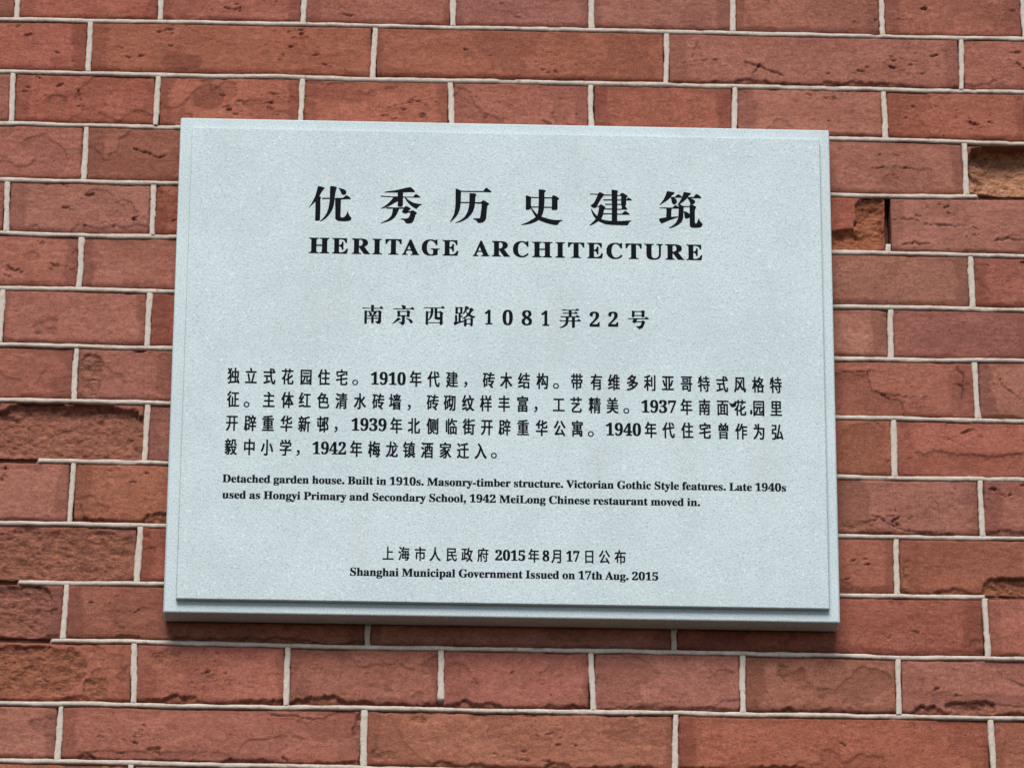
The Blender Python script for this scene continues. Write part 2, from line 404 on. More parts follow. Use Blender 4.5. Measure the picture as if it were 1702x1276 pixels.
def make_brick(row, ci, x0, x1, inframe):
    seed = (row + 5) * 1013 + (ci + 9) * 97
    rng = random.Random(seed)
    xa, xb = x0 + PERP_H - 0.0001, x1 - PERP_H + 0.0001
    cx = 0.5 * (xa + xb)
    step = 0.0010 if inframe else 0.004
    nu = max(8, int((xb - xa) / step))
    nv = max(6, int(0.047 / step))
    u = np.linspace(0, 1, nu)
    v = np.linspace(0, 1, nv)
    xs = xa + (xb - xa) * u
    zt = bed_z(row, xs) - BED_H + 0.0001
    zb = bed_z(row + 1, xs) + BED_H - 0.0001
    V, Ux = np.meshgrid(v, xs, indexing='ij')
    Z = zb[None, :] + (zt - zb)[None, :] * V
    X = Ux
    cz = float(0.5 * (zt.mean() + zb.mean()))
    # slightly crooked arrises
    X = X + (fbm(Z * 30, X * 0, seed + 5, 2) * 0.0006)[:, :]
    dl, dr, db, dt = X - xa, xb - X, Z - zb[None, :], zt[None, :] - Z
    # --- sound face: waviness, rolled edges, dragging
    h = -0.0004 * fbm(X * 14, Z * 30, seed, 3) - 0.00025 * fbm(X * 120, Z * 420, seed + 9, 3)
    tiltx, tiltz = rng.uniform(-1, 1) * 0.0006, rng.uniform(-1, 1) * 0.0005
    h = h + tiltx * (X - cx) / 0.12 + tiltz * (Z - cz) / 0.024
    h = h + rng.uniform(-0.0004, 0.0005)
    edge = np.minimum(np.minimum(dl, dr), np.minimum(db, dt)) + 0.0004 * fbm(X * 160, Z * 160, seed + 3, 3)
    rr = 0.0016
    ee = np.clip(1 - edge / rr, 0, 1)
    h = h + 0.0010 * ee * ee
    eb = np.clip(1 - (db + 0.0016 * fbm(X * 45, Z * 90, seed + 4, 4)) / rng.uniform(0.0040, 0.0062), 0, 1)
    h = h + rng.uniform(0.0013, 0.0024) * eb ** 1.6
    raw = np.zeros_like(X)
    pit = np.zeros_like(X)
    ochre = np.zeros_like(X)
    # --- tone: darker skin along the ends, and blotches with a definite edge
    w = fbm(X * 55, Z * 55, seed + 21, 4)
    mL = rng.uniform(0.004, 0.016) if rng.random() < 0.8 else 0
    mR = rng.uniform(0.004, 0.016) if rng.random() < 0.8 else 0
    mB = rng.uniform(0.0, 0.006)
    mT = rng.uniform(0.0, 0.005)
    tone = np.maximum.reduce([sstep(0.002, -0.002, dl - mL + 0.005 * w), sstep(0.002, -0.002, dr - mR + 0.005 * w),
                              0.8 * sstep(0.0015, -0.0015, db - mB + 0.004 * w), 0.6 * sstep(0.0015, -0.0015, dt - mT + 0.004 * w)])
    blot = fbm(X * 20, Z * 26, seed + 31, 4)
    tone = np.maximum(tone, 0.6 * sstep(0.19, 0.24, blot))
    if rng.random() < 0.65:
        fl = sstep(0.205, 0.235, blot)
        h = h + 0.0008 * fl
        ln = sstep(0.035, 0.004, np.abs(blot - 0.21)) * sstep(-0.15, 0.25, fbm(X * 70, Z * 70, seed + 35, 3))
        pit = np.maximum(pit, 0.30 * ln)
        h = h + 0.0006 * ln
    tone = tone * (0.80 + 0.35 * fbm(X * 60, Z * 220, seed + 33, 4)) * rng.uniform(0.65, 1.05)
    for px_, pz_, rx_, rz_, val in PATCHES:
        if xa < px_ < xb and zb.mean() < pz_ < zt.mean():
            dd = np.hypot((X - px_) / rx_, (Z - pz_) / rz_) + 0.35 * fbm(X * 70, Z * 70, seed + 41, 4)
            mk = sstep(1.05, 0.95, dd)
            tone = tone * (1 - mk) + val * mk
    # --- pits: little clusters of drawn-out holes
    ncl = rng.choice([0, 1, 1, 1, 2]) if (x1 - x0) < 0.2 else rng.choice([1, 1, 2, 3])
    if row < 6:
        ncl += 1
    if inframe:
        pn = 0.95 * fbm(X * 330, Z * 520, seed + 13, 3)
        for c in range(ncl):
            px_, pz_ = rng.uniform(xa + 0.012, xb - 0.012), rng.uniform(zb.mean() + 0.008, zt.mean() - 0.006)
            for q in range(rng.randint(4, 16)):
                ax, az = px_ + rng.gauss(0, 0.012), pz_ + rng.gauss(0, 0.006)
                big = rng.random() ** 2.6
                rx_, rz_ = 0.0009 + 0.0034 * big * rng.uniform(0.6, 1.5), 0.0005 + 0.0007 * big
                an = rng.gauss(-0.1, 0.28)
                lx, lz = (X - ax) * math.cos(an) + (Z - az) * math.sin(an), -(X - ax) * math.sin(an) + (Z - az) * math.cos(an)
                dd = np.hypot(lx / rx_, lz / rz_) + pn
                mk = sstep(1.25, 0.45, dd)
                h = h + mk * (0.0006 + 0.0016 * big)
                pit = np.maximum(pit, mk * rng.choice([0.1, 0.2, 0.3, 0.45, 0.75]))
                # a lip of lifted clay above the hole
                h = h - 0.0004 * sstep(2.2, 1.2, dd) * (1 - mk)
    # --- hairline cracks
    for pts, wd, dp in CRACKS:
        mx, mz = pts[len(pts) // 2]
        if xa < mx < xb and zb.mean() - 0.002 < mz < zt.mean() + 0.002:
            wob = 0.0019
            dd = seg_dist(X + wob * fbm(X * 220, Z * 220, seed + 51, 3), Z + wob * fbm(X * 220 + 9, Z * 220, seed + 52, 3), pts)
            wv = wd * (0.62 + 0.85 * fbm(X * 55, Z * 55, seed + 53, 3))
            mk = sstep(wv * 1.3, wv * 0.25, dd) * (wv > 0.00012)
            h = h + mk * dp * 0.8
            pit = np.maximum(pit, mk * 0.65)
            h = h - 0.0004 * sstep(0.006, 0.001, dd) * (1 - mk) * sstep(0, 0.002, Z - pts[0][1] + 0.004)
    # --- broken edges
    cb_, ct_, cl_, cr_ = CHIPS.get((row, ci), None) or (rng.uniform(0.0, 0.0014) if row < 9 else rng.uniform(0.0006, 0.0028), rng.uniform(0, 0.0012), rng.uniform(0, 0.0012), rng.uniform(0, 0.0012))
    for dist, amp, ax_, sd_ in ((db, cb_, X, 61), (dt, ct_, X, 62), (dl, cl_, Z, 63), (dr, cr_, Z, 64)):
        if amp <= 0:
            continue
        prof = fbm(ax_ * 42 + 0.0, ax_ * 0 + sd_, seed + sd_, 4, 0.6)
        wid = amp * (0.35 + 2.6 * np.clip(prof + 0.12, 0, 1)) + 0.0012 * fbm(X * 260, Z * 260, seed + sd_ + 7, 3) * min(1.0, amp / 0.002)
        mk = sstep(0.0007, -0.0007, dist - wid)
        dep = np.clip(amp * 1.1, 0.0006, 0.0050)
        h = h + mk * dep * (0.7 + 0.6 * fbm(X * 180, Z * 180, seed + 71, 3))
        raw = np.maximum(raw, mk * 0.85)
        rim = sstep(0.0016, 0.0, np.abs(dist - wid)) * min(1.0, amp / 0.003)
        pit = np.maximum(pit, 0.45 * rim * mk)
    # --- spalled faces
    for sx, sz, rx_, rz_, dep, oc, slope in SPALL:
        if not (xa - 0.002 < sx < xb + 0.002 and zb.mean() < sz < zt.mean()):
            continue
        e4 = (np.abs((X - sx) / rx_) ** 4 + np.abs((Z - sz) / rz_) ** 4) ** 0.25
        dd = (e4 - 1) * min(rx_, rz_) + 0.0050 * fbm(X * 60, Z * 60, seed + 81, 5, 0.6) * min(1.0, min(rx_, rz_) / 0.012)
        mk = sstep(0.0005, -0.0005, dd)
        mk2 = sstep(0.0008, -0.0070, dd)
        rough = fbm(X * 75, Z * 120, seed + 83, 5, 0.62)
        ridg = 1 - np.abs(fbm(X * 110, Z * 230 + X * 60, seed + 85, 4, 0.6))
        fk = 0.15 if oc < 0 else 1.0
        body = dep * (0.55 * mk + 0.45 * mk2) + mk * fk * (dep * 0.30 + 0.0012) * rough - mk * fk * 0.0022 * (ridg - 0.6)
        body = body + mk * slope * np.clip((Z - sz) / rz_, -1, 1)
        h = np.where(mk > 0.02, np.maximum(h * (1 - mk) + body, h), h)
        if oc < 0:                       # only the skin has flaked: same clay, a step lower
            raw = np.maximum(raw, 0.18 * mk)
            tone = np.maximum(tone, -oc * mk)
            continue
        raw = np.maximum(raw, mk)
        ochre = np.maximum(ochre, mk * oc)
        tone = tone * (1 - mk)
    P = np.stack([X - cx, h, Z - cz], -1)
    me = grid_mesh("brick", P, {"raw": raw, "tone": np.clip(tone, 0, 1), "pit": np.clip(pit, 0, 1), "ochre": ochre}, 0.036)
    return link("brick", me, M_BRICK, wall, (cx, 0.0, cz + WZ))


def hidden(x0, x1, za, zb):
    return x0 > -0.268 and x1 < 0.268 and za > -0.200 and zb < 0.200


nbrick = 0
for row in range(-3, 18):
    xs, off_ = perps(row)
    for ci in range(len(xs) - 1):
        x0, x1 = max(xs[ci], XMIN), min(xs[ci + 1], XMAX)
        if x1 - x0 < 0.03:
            continue
        za, zb_ = BEDS[row + 1][0], BEDS[row][0]
        if hidden(x0, x1, za, zb_):
            continue
        inf = x1 > -0.46 and x0 < 0.475 and za < 0.37 and zb_ > -0.37
        make_brick(row, ci - off_, x0, x1, inf)
        nbrick += 1

# --- bed joints: a thin half-round bead standing proud of the bricks
LOSS = [(4, 0.4129, 0.6), (9, -0.43, -0.3914), (11, -0.45, -0.4035), (11, 0.4067, 0.47), (12, -0.44, -0.3729)]


def strip(name, along, across_half, center, dirt_fn, proud_fn, horizontal, seed, back=0.035, nprof=9, half_fn=None):
    n = len(along)
    th = np.linspace(-1, 1, nprof)
    A, T = np.meshgrid(along, th, indexing='ij')
    loss = dirt_fn(A)
    pr = proud_fn(A)
    hw = across_half * (1.06 + (0.28 if horizontal else 0.30) * fbm(A * 60, T * 0 + np.sign(T) * 3, seed, 3) + (0.10 if horizontal else 0.20) * fbm(A * 330, T * 0 + np.sign(T) * 7, seed + 1, 3))
    if half_fn is not None:
        hw = hw * half_fn(A)
    off = hw * T
    shape = np.sqrt(np.clip(1 - (np.abs(T) ** (2.0 if horizontal else 4.0)), 0, 1))
    y = 0.0008 - (pr + 0.0008) * shape
    y = y + (0.00016 if horizontal else 0.00026) * fbm(A * 260, T * 3 + 2, seed + 2, 4) * (0.3 + shape)
    y = y * (1 - loss) + loss * (0.0060 + 0.002 * fbm(A * 90, T * 2, seed + 4, 3))
    c = center(A)
    if horizontal:
        P = np.stack([A, y, c + off], -1)
        P = np.transpose(P, (1, 0, 2))
        D = loss.T
    else:
        P = np.stack([c + off, y, A], -1)
        D = loss
    return grid_mesh(name, P, {"dirt_shade": D}, back, 0.0030)


for k in range(-2, 18):
    segs = [(XMIN, XMAX)]
    if BEDS[k][0] < 0.205 and BEDS[k][0] > -0.205:
        segs = [(XMIN, -0.262), (0.262, XMAX)]
    for sa, sb in segs:
        xs = [sa]
        while xs[-1] < sb - 0.001:
            xs.append(min(sb, xs[-1] + (0.0014 if -0.47 < xs[-1] < 0.48 and -0.37 < BEDS[k][0] < 0.38 else 0.005)))
        xs = np.array(xs)

        def dirt_shade(A, k=k):
            r = np.zeros_like(A)
            for kk, a, b in LOSS:
                if kk == k:
                    wv = 0.002 * fbm(A * 200, A * 0, 77, 2)
                    r = np.maximum(r, sstep(a - 0.0012, a + 0.0012, A + wv) * sstep(b + 0.0012, b - 0.0012, A + wv))
            brk = fbm(A * 34, A * 0 + k * 5.1, 171, 3)
            r = np.maximum(r, 0.22 * sstep(0.50, 0.66, brk))
            return r

        def proud(A, k=k):
            return 0.0013 + 0.0008 * fbm(A * 22, A * 0 + k * 2.3, 91, 3)

        zc = BEDS[k][0]
        me = strip("bed_joint", xs, BED_H * 0.98, lambda A, k=k: bed_z(k, A) - zc + 0.00025 * fbm(A * 60, A * 0 + k, 93, 3), dirt_shade, proud, True, 300 + k)
        link("bed_joint", me, M_MORTAR, wall, (0, 0, zc + WZ))

# --- perpends: flatter upright joints
PERP_LOSS = {(4, 8): (0.16, 1.2, 0.012), (8, 2): (-0.2, 1.2, 0.003), (10, 2): (-0.2, 1.2, 0.002), (12, 5): (-0.2, 0.12, 0.002)}
for row in range(-3, 18):
    xs, off_ = perps(row)
    for i, x in enumerate(xs[1:-1], 1 - off_):
        if x < XMIN + 0.01 or x > XMAX - 0.01:
            continue
        z1, z0 = float(bed_z(row, x)) - 0.0016, float(bed_z(row + 1, x)) + 0.0016
        if hidden(x - 0.01, x + 0.01, z0, z1):
            continue
        rng = random.Random(row * 31 + i + 1000)
        lean = rng.uniform(-0.0008, 0.0008)
        zs = np.linspace(z0, z1, 52 if -0.47 < x < 0.48 else 14)
        gone = PERP_LOSS.get((row, i))

        def dirt_shade(A, gone=gone, z0=z0, z1=z1):
            t = (A - z0) / (z1 - z0)
            r = np.zeros_like(A)
            if gone:
                r = np.maximum(r, sstep(gone[0] - 0.04, gone[0] + 0.04, t) * sstep(gone[1] + 0.04, gone[1] - 0.04, t))
            return r

        ph = rng.uniform(0, 9)
        pr0 = rng.uniform(0.0002, 0.0010)
        zc = 0.5 * (z0 + z1)
        me = strip("perpend_joint", zs, PERP_H * rng.uniform(0.84, 1.02),
                   lambda A, lean=lean, zc=zc, ph=ph: lean * (A - zc) / 0.024 + 0.0004 * fbm(A * 60 + ph, A * 0, 95, 3),
                   dirt_shade, lambda A, pr0=pr0: pr0 + 0 * A, False, 700 + row * 20 + i)
        if gone and gone[2] > 0.004:
            co = np.empty(len(me.vertices) * 3, np.float32)
            me.vertices.foreach_get("co", co)
            co = co.reshape(-1, 3)
            dm = np.empty(len(me.vertices), np.float32)
            me.attributes["dirt_shade"].data.foreach_get("value", dm)
            front = co[:, 1] < 0.02
            co[front, 1] += np.clip(dm[front] - 0.35, 0, 1) / 0.65 * gone[2]
            me.vertices.foreach_set("co", co.ravel())
        # mesh z is absolute: bring the origin to the joint
        me.transform(Matrix.Translation((0, 0, -zc)))
        link("perpend_joint", me, M_MORTAR, wall, (x, 0, zc + WZ))

# --- the wall body behind faces and joints
bm_v = [(XMIN, 0.0345, BEDS[18][0] + WZ), (XMAX, 0.0345, BEDS[18][0] + WZ), (XMAX, 0.0345, BEDS[-3][0] + WZ), (XMIN, 0.0345, BEDS[-3][0] + WZ)]
bm_b = [(x, 0.24, z) for x, _, z in bm_v]
me = bpy.data.meshes.new("wall_core")
me.from_pydata(bm_v + bm_b, [], [(0, 1, 2, 3), (7, 6, 5, 4), (0, 4, 5, 1), (1, 5, 6, 2), (2, 6, 7, 3), (3, 7, 4, 0)])
core = link("wall_core", me, M_MORTAR, wall)

# ------------------------------------------------------------------ the plaque
plaque = thing("stone_plaque", "pale grey stone heritage plaque with black Chinese and English lettering on the brick wall", "plaque",
               (0.0, 0.0, Z0 - 0.2228))
PZ = 0.2228


def bevel_box(name, x0, x1, y0, y1, z0, z1, r, seg=3):
    import bmesh
    bm = bmesh.new()
    bmesh.ops.create_cube(bm, size=1.0)
    for v_ in bm.verts:
        v_.co = Vector((x0 + (v_.co.x + 0.5) * (x1 - x0), y0 + (v_.co.y + 0.5) * (y1 - y0), z0 + (v_.co.z + 0.5) * (z1 - z0)))
    bmesh.ops.bevel(bm, geom=list(bm.edges), offset=r, segments=seg, profile=0.5, affect='EDGES', clamp_overlap=True)
    m_ = bpy.data.meshes.new(name)
    bm.to_mesh(m_)
    bm.free()
    for p in m_.polygons:
        p.use_smooth = len(p.vertices) == 4 and p.area < 0.5 * max(1e-9, (x1 - x0) * 0.004)
    return m_


SLAB_Y, FACE_Y = -0.028, -0.0335
me = bevel_box("base_slab", -0.2800, 0.2800, SLAB_Y, -0.0022, -0.2228, 0.2228, 0.0016)
link("base_slab", me, M_STONE, plaque, (0, 0, PZ))
me = bevel_box("raised_panel", -0.2695, 0.2708, FACE_Y, SLAB_Y + 0.004, -0.2126, 0.2116, 0.0010)
panel = link("raised_panel", me, M_STONE, plaque, (0, 0, PZ))

# ------------------------------------------------------------------ lettering
SONG = {  # brush-cut characters: stroke outlines, mm on the panel face
'优': ['-160.5,158.2 -159.4,158.4 -157.1,157.9 -155.5,157.4 -154.6,156.8 -155.8,155.5 -157.0,153.4 -158.1,151.3 -159.0,149.3 -160.4,147.2 -162.0,144.7 -163.6,142.8 -165.5,140.8 -167.8,138.2 -168.0,138.5 -166.7,140.4 -165.2,143.1 -163.8,146.2 -162.4,149.9 -161.4,154.0 -160.8,157.2',
'-159.2,149.1 -157.6,148.3 -158.1,146.4 -157.9,139.4 -158.1,127.5 -158.6,126.8 -160.6,126.5 -162.1,126.7 -162.3,127.4 -162.2,135.8 -162.4,143.8 -161.1,147.0',
'-156.9,147.6 -150.0,147.7 -150.1,146.9 -156.7,146.7',
'-146.3,147.8 -139.5,147.9 -138.6,148.2 -136.4,150.4 -135.4,150.3 -133.7,149.1 -132.4,147.8 -132.0,147.1 -132.4,147.0 -136.9,147.0 -140.5,146.5 -145.6,146.8',
'-150.0,158.4 -148.8,158.7 -146.8,158.5 -144.4,157.8 -144.4,157.1 -145.0,155.0 -145.6,151.5 -146.0,148.0 -146.1,144.9 -146.5,141.4 -147.4,138.2 -148.6,135.4 -150.2,132.5 -152.4,129.7 -154.9,127.6 -157.4,126.0 -158.1,126.1 -156.2,127.9 -154.3,130.4 -152.4,133.7 -151.2,137.8 -150.5,142.3 -150.1,147.2 -150.2,153.5',
'-142.8,157.0 -141.0,156.7 -138.4,156.0 -136.8,154.8 -136.0,153.5 -136.4,152.1 -137.3,151.2 -138.6,150.9 -139.7,151.3 -140.6,152.7 -141.3,154.8',
'-145.6,146.8 -140.5,146.7 -140.6,139.7 -140.7,131.0 -140.3,130.0 -139.2,129.7 -137.6,130.2 -136.3,131.6 -135.4,133.5 -134.8,135.8 -134.5,135.8 -133.9,133.6 -133.1,131.8 -131.8,130.3 -131.2,129.3 -131.6,128.0 -132.8,127.1 -135.6,126.5 -139.7,126.4 -142.6,126.8 -144.4,127.8 -145.2,129.2 -145.2,136.1'],
'秀': ['-104.1,154.0 -100.6,154.9 -95.7,155.6 -91.6,156.5 -87.1,157.8 -83.8,158.7 -81.9,159.1 -80.3,158.5 -78.7,156.9 -77.5,155.4 -77.5,154.7 -78.6,154.5 -82.8,154.5 -87.7,154.1 -92.5,154.0 -97.3,153.9 -102.2,153.8',
'-92.3,154.4 -87.5,154.4 -87.6,149.5 -87.6,142.2 -88.1,141.1 -89.4,140.8 -91.3,140.9 -92.1,141.8 -92.0,146.0',
'-107.1,150.4 -106.3,150.6 -100.5,150.3 -95.7,150.1 -92.1,150.3 -87.6,150.1 -78.9,150.2 -77.0,152.8 -76.0,152.6 -74.1,151.2 -72.6,150.0 -73.4,149.7 -79.2,149.6 -85.7,149.6 -92.1,149.1 -96.6,149.5 -102.1,149.7 -106.6,149.9',
'-95.7,149.7 -91.8,149.8 -91.7,146.3 -94.6,144.5 -97.8,142.3 -101.0,140.5 -104.2,139.2 -106.6,138.8 -104.8,139.9 -102.3,141.7 -99.4,144.4 -97.2,147.2',
'-86.3,149.4 -85.3,149.4 -83.4,147.5 -81.1,145.8 -78.2,144.5 -74.6,143.7 -71.7,143.6 -71.5,143.2 -73.6,142.0 -74.9,140.4 -76.0,139.2 -76.8,139.4 -79.4,141.1 -82.0,143.4 -84.3,146.1 -85.6,148.2',
'-101.8,139.5 -100.7,140.0 -95.5,139.9 -86.5,140.1 -85.5,141.2 -84.2,141.3 -82.3,140.2 -80.8,139.0 -82.3,137.8 -82.9,136.7 -81.1,136.7 -80.0,137.5 -78.1,137.3 -76.4,136.1 -75.5,135.1 -76.7,133.9 -77.2,131.6 -78.0,128.8 -79.2,126.8 -80.8,125.8 -82.7,125.5 -84.3,125.7 -85.3,126.5 -85.8,127.9 -87.3,128.8 -89.5,129.5 -89.2,129.8 -85.7,129.7 -83.1,130.2 -82.0,131.8 -81.4,133.9 -81.2,135.7 -83.4,135.6 -84.2,134.8 -85.1,134.6 -87.4,135.4 -88.4,136.3 -87.4,138.0 -87.0,139.2 -90.5,139.0 -96.5,139.0 -101.3,139.0',
'-96.1,139.2 -90.5,139.3 -91.6,136.5 -92.7,133.7 -94.2,131.1 -96.5,128.9 -98.9,127.5 -101.7,126.4 -106.2,125.3 -106.5,125.5 -104.0,126.7 -101.1,128.3 -98.9,130.1 -97.3,132.6 -96.6,135.0'],
'历': ['-42.7,158.3 -41.9,158.5 -40.2,157.7 -38.4,156.9 -38.0,155.8 -38.2,146.0 -38.5,141.8 -39.2,138.3 -40.5,135.1 -42.2,132.3 -44.5,129.8 -46.9,127.5 -47.3,127.7 -46.4,129.4 -45.0,132.1 -43.7,135.4 -43.0,140.0 -42.7,145.2 -42.7,152.2',
'-38.9,156.7 -34.4,156.5 -18.9,156.7 -17.6,159.0 -16.8,159.8 -15.9,159.7 -13.7,157.9 -12.0,156.6 -12.4,155.8 -18.9,155.9 -31.2,155.7 -38.3,155.8',
'-38.5,146.2 -30.8,146.2 -30.8,145.4 -38.5,145.4',
'-26.2,146.2 -21.4,146.2 -20.4,146.9 -19.5,148.0 -18.5,148.0 -16.2,146.8 -13.8,145.1 -14.3,144.4 -15.4,143.3 -15.8,138.8 -16.3,131.8 -17.2,129.6 -19.0,128.0 -21.2,127.3 -23.5,127.4 -24.3,129.0 -25.3,130.0 -27.4,130.7 -27.6,131.1 -21.6,131.5 -21.1,135.2 -20.5,140.4 -20.3,145.0 -26.2,145.3',
'-30.8,154.3 -30.2,154.5 -26.0,154.4 -24.9,153.4 -25.0,152.7 -25.6,152.0 -25.9,145.5 -26.5,141.3 -27.6,137.8 -29.5,134.6 -31.9,131.8 -35.1,129.5 -38.6,127.8 -42.5,126.8 -42.7,127.1 -39.9,128.3 -37.4,129.9 -34.8,132.4 -32.8,136.0 -31.5,140.2 -30.9,144.7 -30.8,149.6'],
'史': ['17.4,153.2 18.0,153.5 19.0,153.3 20.6,152.6 22.1,152.0 21.9,146.0 22.1,142.5 21.6,141.3 20.5,140.4 18.4,140.1 17.4,140.5 17.5,145.9',
'21.6,152.2 28.7,152.0 28.7,151.3 21.6,151.4',
'33.2,152.0 39.7,152.0 39.7,151.3 33.2,151.2',
'21.9,143.2 28.4,143.3 28.4,142.6 21.9,142.4',
'33.1,143.2 40.0,143.2 40.0,142.5 32.9,142.4',
'39.7,152.2 40.7,153.8 41.5,154.1 43.6,153.0 46.1,151.1 45.5,150.4 44.7,149.8 44.7,143.3 44.7,141.9 43.9,140.6 41.7,140.6 40.0,140.4 39.6,141.5 39.8,146.4',
'28.5,159.1 29.3,159.3 32.9,158.9 34.4,158.4 34.5,157.8 33.5,156.6 33.5,148.0 33.1,141.7 32.1,137.1 30.7,133.6 28.1,130.6 25.2,128.8 21.7,127.4 17.5,126.4 13.8,126.0 13.4,126.3 16.2,127.4 19.4,128.9 22.6,131.0 25.2,132.8 26.8,134.9 27.8,137.4 28.2,140.9 28.5,147.9',
'21.8,141.3 22.3,142.2 23.6,140.3 25.8,137.7 27.8,135.3 29.7,134.6 31.7,133.7 34.6,132.8 38.8,131.6 42.6,131.1 49.0,131.3 48.8,130.8 46.5,129.6 45.4,128.0 44.6,126.6 42.0,126.7 37.8,127.5 34.3,128.6 31.0,129.8 28.9,130.8 26.8,132.5 25.2,134.9 23.3,138.4'],
'建': ['72.7,156.2 74.4,156.2 79.0,156.0 80.3,157.4 81.1,157.7 82.2,157.3 85.0,155.6 84.5,154.8 83.2,153.4 81.7,151.1 80.2,148.3 79.1,146.1 78.3,144.8 80.2,145.0 81.4,146.5 82.5,146.2 85.1,144.5 85.8,143.7 85.2,142.8 84.4,141.0 83.9,137.8 83.0,135.0 81.8,132.7 79.9,131.1 76.7,128.8 74.1,127.3 72.3,126.6 71.8,126.8 73.8,128.9 76.0,131.0 77.6,133.5 78.6,135.5 79.4,138.4 79.9,141.3 80.2,144.2 78.5,144.3 77.5,143.3 76.4,142.9 74.7,143.4 73.0,145.0 73.8,146.0 75.1,146.9 76.4,148.9 77.7,151.7 79.1,155.3 74.4,155.5 72.8,155.5',
'73.2,142.2 73.8,142.0 75.4,139.4 77.3,136.8 79.3,134.9 81.2,133.2 83.1,132.4 86.4,131.6 90.5,131.3 98.6,131.3 104.4,131.8 107.7,132.1 107.8,131.7 106.5,130.8 105.7,129.5 104.9,127.8 104.4,127.6 95.4,127.6 88.9,127.8 85.7,128.3 83.1,129.3 79.9,130.8 77.6,132.8 75.4,135.7 74.1,138.7',
'90.9,160.0 92.9,160.1 96.5,159.4 96.5,158.8 96.0,157.9 95.9,145.8 95.7,131.1 91.0,131.0 91.2,145.7',
'85.1,155.6 91.3,155.6 91.3,154.9 84.5,154.8',
'95.8,155.2 97.7,155.3 97.7,154.7 95.8,154.6',
'83.8,151.0 91.3,151.2 91.2,150.4 83.8,150.3',
'95.5,151.1 99.3,151.2 99.3,150.5 95.5,150.4',
'85.4,147.0 91.2,147.1 91.2,146.3 85.4,146.2',
'95.4,147.2 99.3,147.1 99.3,146.4 95.4,146.4',
'84.4,142.6 91.2,142.7 91.2,141.9 84.4,141.9',
'95.4,142.5 100.0,142.6 100.0,142.0 95.4,141.7',
'83.5,138.2 91.2,138.2 91.2,137.5 83.5,137.4',
'95.7,138.1 99.9,138.1 99.9,137.3 95.7,137.2',
'97.7,155.2 99.0,156.8 100.0,157.4 101.3,157.1 103.2,155.8 104.9,154.6 104.2,153.7 103.7,153.0 103.7,151.2 105.2,153.4 106.8,152.4 108.7,150.9 108.2,150.7 103.6,150.6 103.5,146.6 102.9,145.7 102.4,145.6 103.5,144.2 104.6,142.1 99.3,142.0 99.8,144.5 99.3,145.9 99.1,146.5 99.2,154.7 97.7,154.7',
'99.6,138.0 100.9,139.4 102.4,140.7 103.2,140.6 105.1,139.1 106.6,137.9 106.1,137.4 99.6,137.3'],
'筑': ['138.4,159.5 139.3,159.8 141.7,159.5 144.4,159.0 145.1,158.3 144.4,157.4 142.6,155.8 140.7,153.1 137.7,150.6 134.8,148.6 132.4,147.0 132.0,147.3 133.5,148.9 135.5,151.8 137.1,155.3',
'142.0,154.6 145.2,154.6 146.5,155.9 148.1,157.2 148.8,157.0 151.4,155.1 151.4,154.2 144.2,154.0 142.3,154.0',
'141.6,154.0 143.6,154.0 145.5,153.2 146.8,152.0 147.1,150.4 146.6,148.8 145.3,147.8 144.2,147.8 143.1,148.6 142.5,150.5 142.3,152.3',
'152.9,159.2 153.7,159.3 156.3,158.9 158.5,158.5 159.2,157.9 158.0,156.8 156.6,155.2 155.2,153.2 153.0,150.9 150.7,149.1 149.5,148.2 148.7,146.8 147.6,147.8 148.7,149.1 150.2,151.7 151.7,155.1',
'156.2,154.7 161.4,154.8 162.4,156.2 163.7,157.6 164.7,157.5 166.6,156.1 168.2,154.6 167.6,154.0 161.7,153.9 156.5,154.0',
'155.9,153.9 158.5,153.6 160.7,152.8 162.4,151.6 162.8,150.5 162.2,149.3 161.0,148.3 159.4,148.1 158.4,148.7 158.0,150.5 157.3,152.2',
'132.0,144.6 133.8,144.6 143.2,144.6 144.5,146.0 145.5,147.0 146.3,146.9 147.7,146.0 148.7,145.0 148.4,144.0 142.9,143.8 137.7,143.8 132.8,144.0',
'137.8,144.1 142.7,144.2 142.2,141.4 142.1,135.8 137.6,135.0 138.0,140.3',
'131.5,134.0 132.4,134.4 137.6,135.4 142.2,136.0 147.7,136.6 147.8,135.9 144.4,134.6 140.5,133.0 136.9,131.3 134.0,130.0 133.4,130.0 132.6,131.1 131.8,132.8',
'148.4,146.6 149.4,148.0 151.0,147.0 152.3,146.2 152.9,145.1 152.6,140.6 152.4,136.0 151.8,133.5 150.5,131.2 148.2,129.1 145.3,127.3 142.1,126.0 140.3,125.8 140.1,126.3 142.1,127.2 144.7,129.2 146.6,131.7 147.8,134.5 148.3,138.7 148.5,142.9',
'152.3,146.2 158.1,146.1 158.1,145.6 152.3,145.5',
'152.7,141.6 154.5,141.1 156.3,140.3 157.9,138.9 158.0,136.1 156.7,135.2 155.1,134.8 153.9,135.3 153.5,136.7 153.3,138.8',
'157.9,147.0 158.4,147.8 159.7,147.8 161.7,147.0 163.3,145.9 163.5,145.0 162.8,144.1 162.4,142.5 162.3,131.3 162.8,130.3 163.8,130.5 164.6,132.4 165.3,134.5 165.7,135.6 166.1,134.2 167.0,132.1 168.5,130.6 168.9,129.3 168.1,127.8 166.8,126.9 164.7,126.5 160.5,126.4 158.7,126.9 157.9,128.1 157.8,131.9'],
'南': ['-120.78,47.59 -119.20,47.71 -115.69,47.36 -105.86,47.50 -105.35,48.79 -104.83,49.22 -103.95,48.91 -103.14,47.89 -102.61,47.33 -103.04,47.08 -106.90,47.06 -115.68,46.93 -119.19,47.11 -120.77,47.27',
'-113.28,50.19 -110.56,50.14 -110.63,49.16 -110.86,47.27 -110.81,44.44 -113.09,44.39 -113.06,47.60',
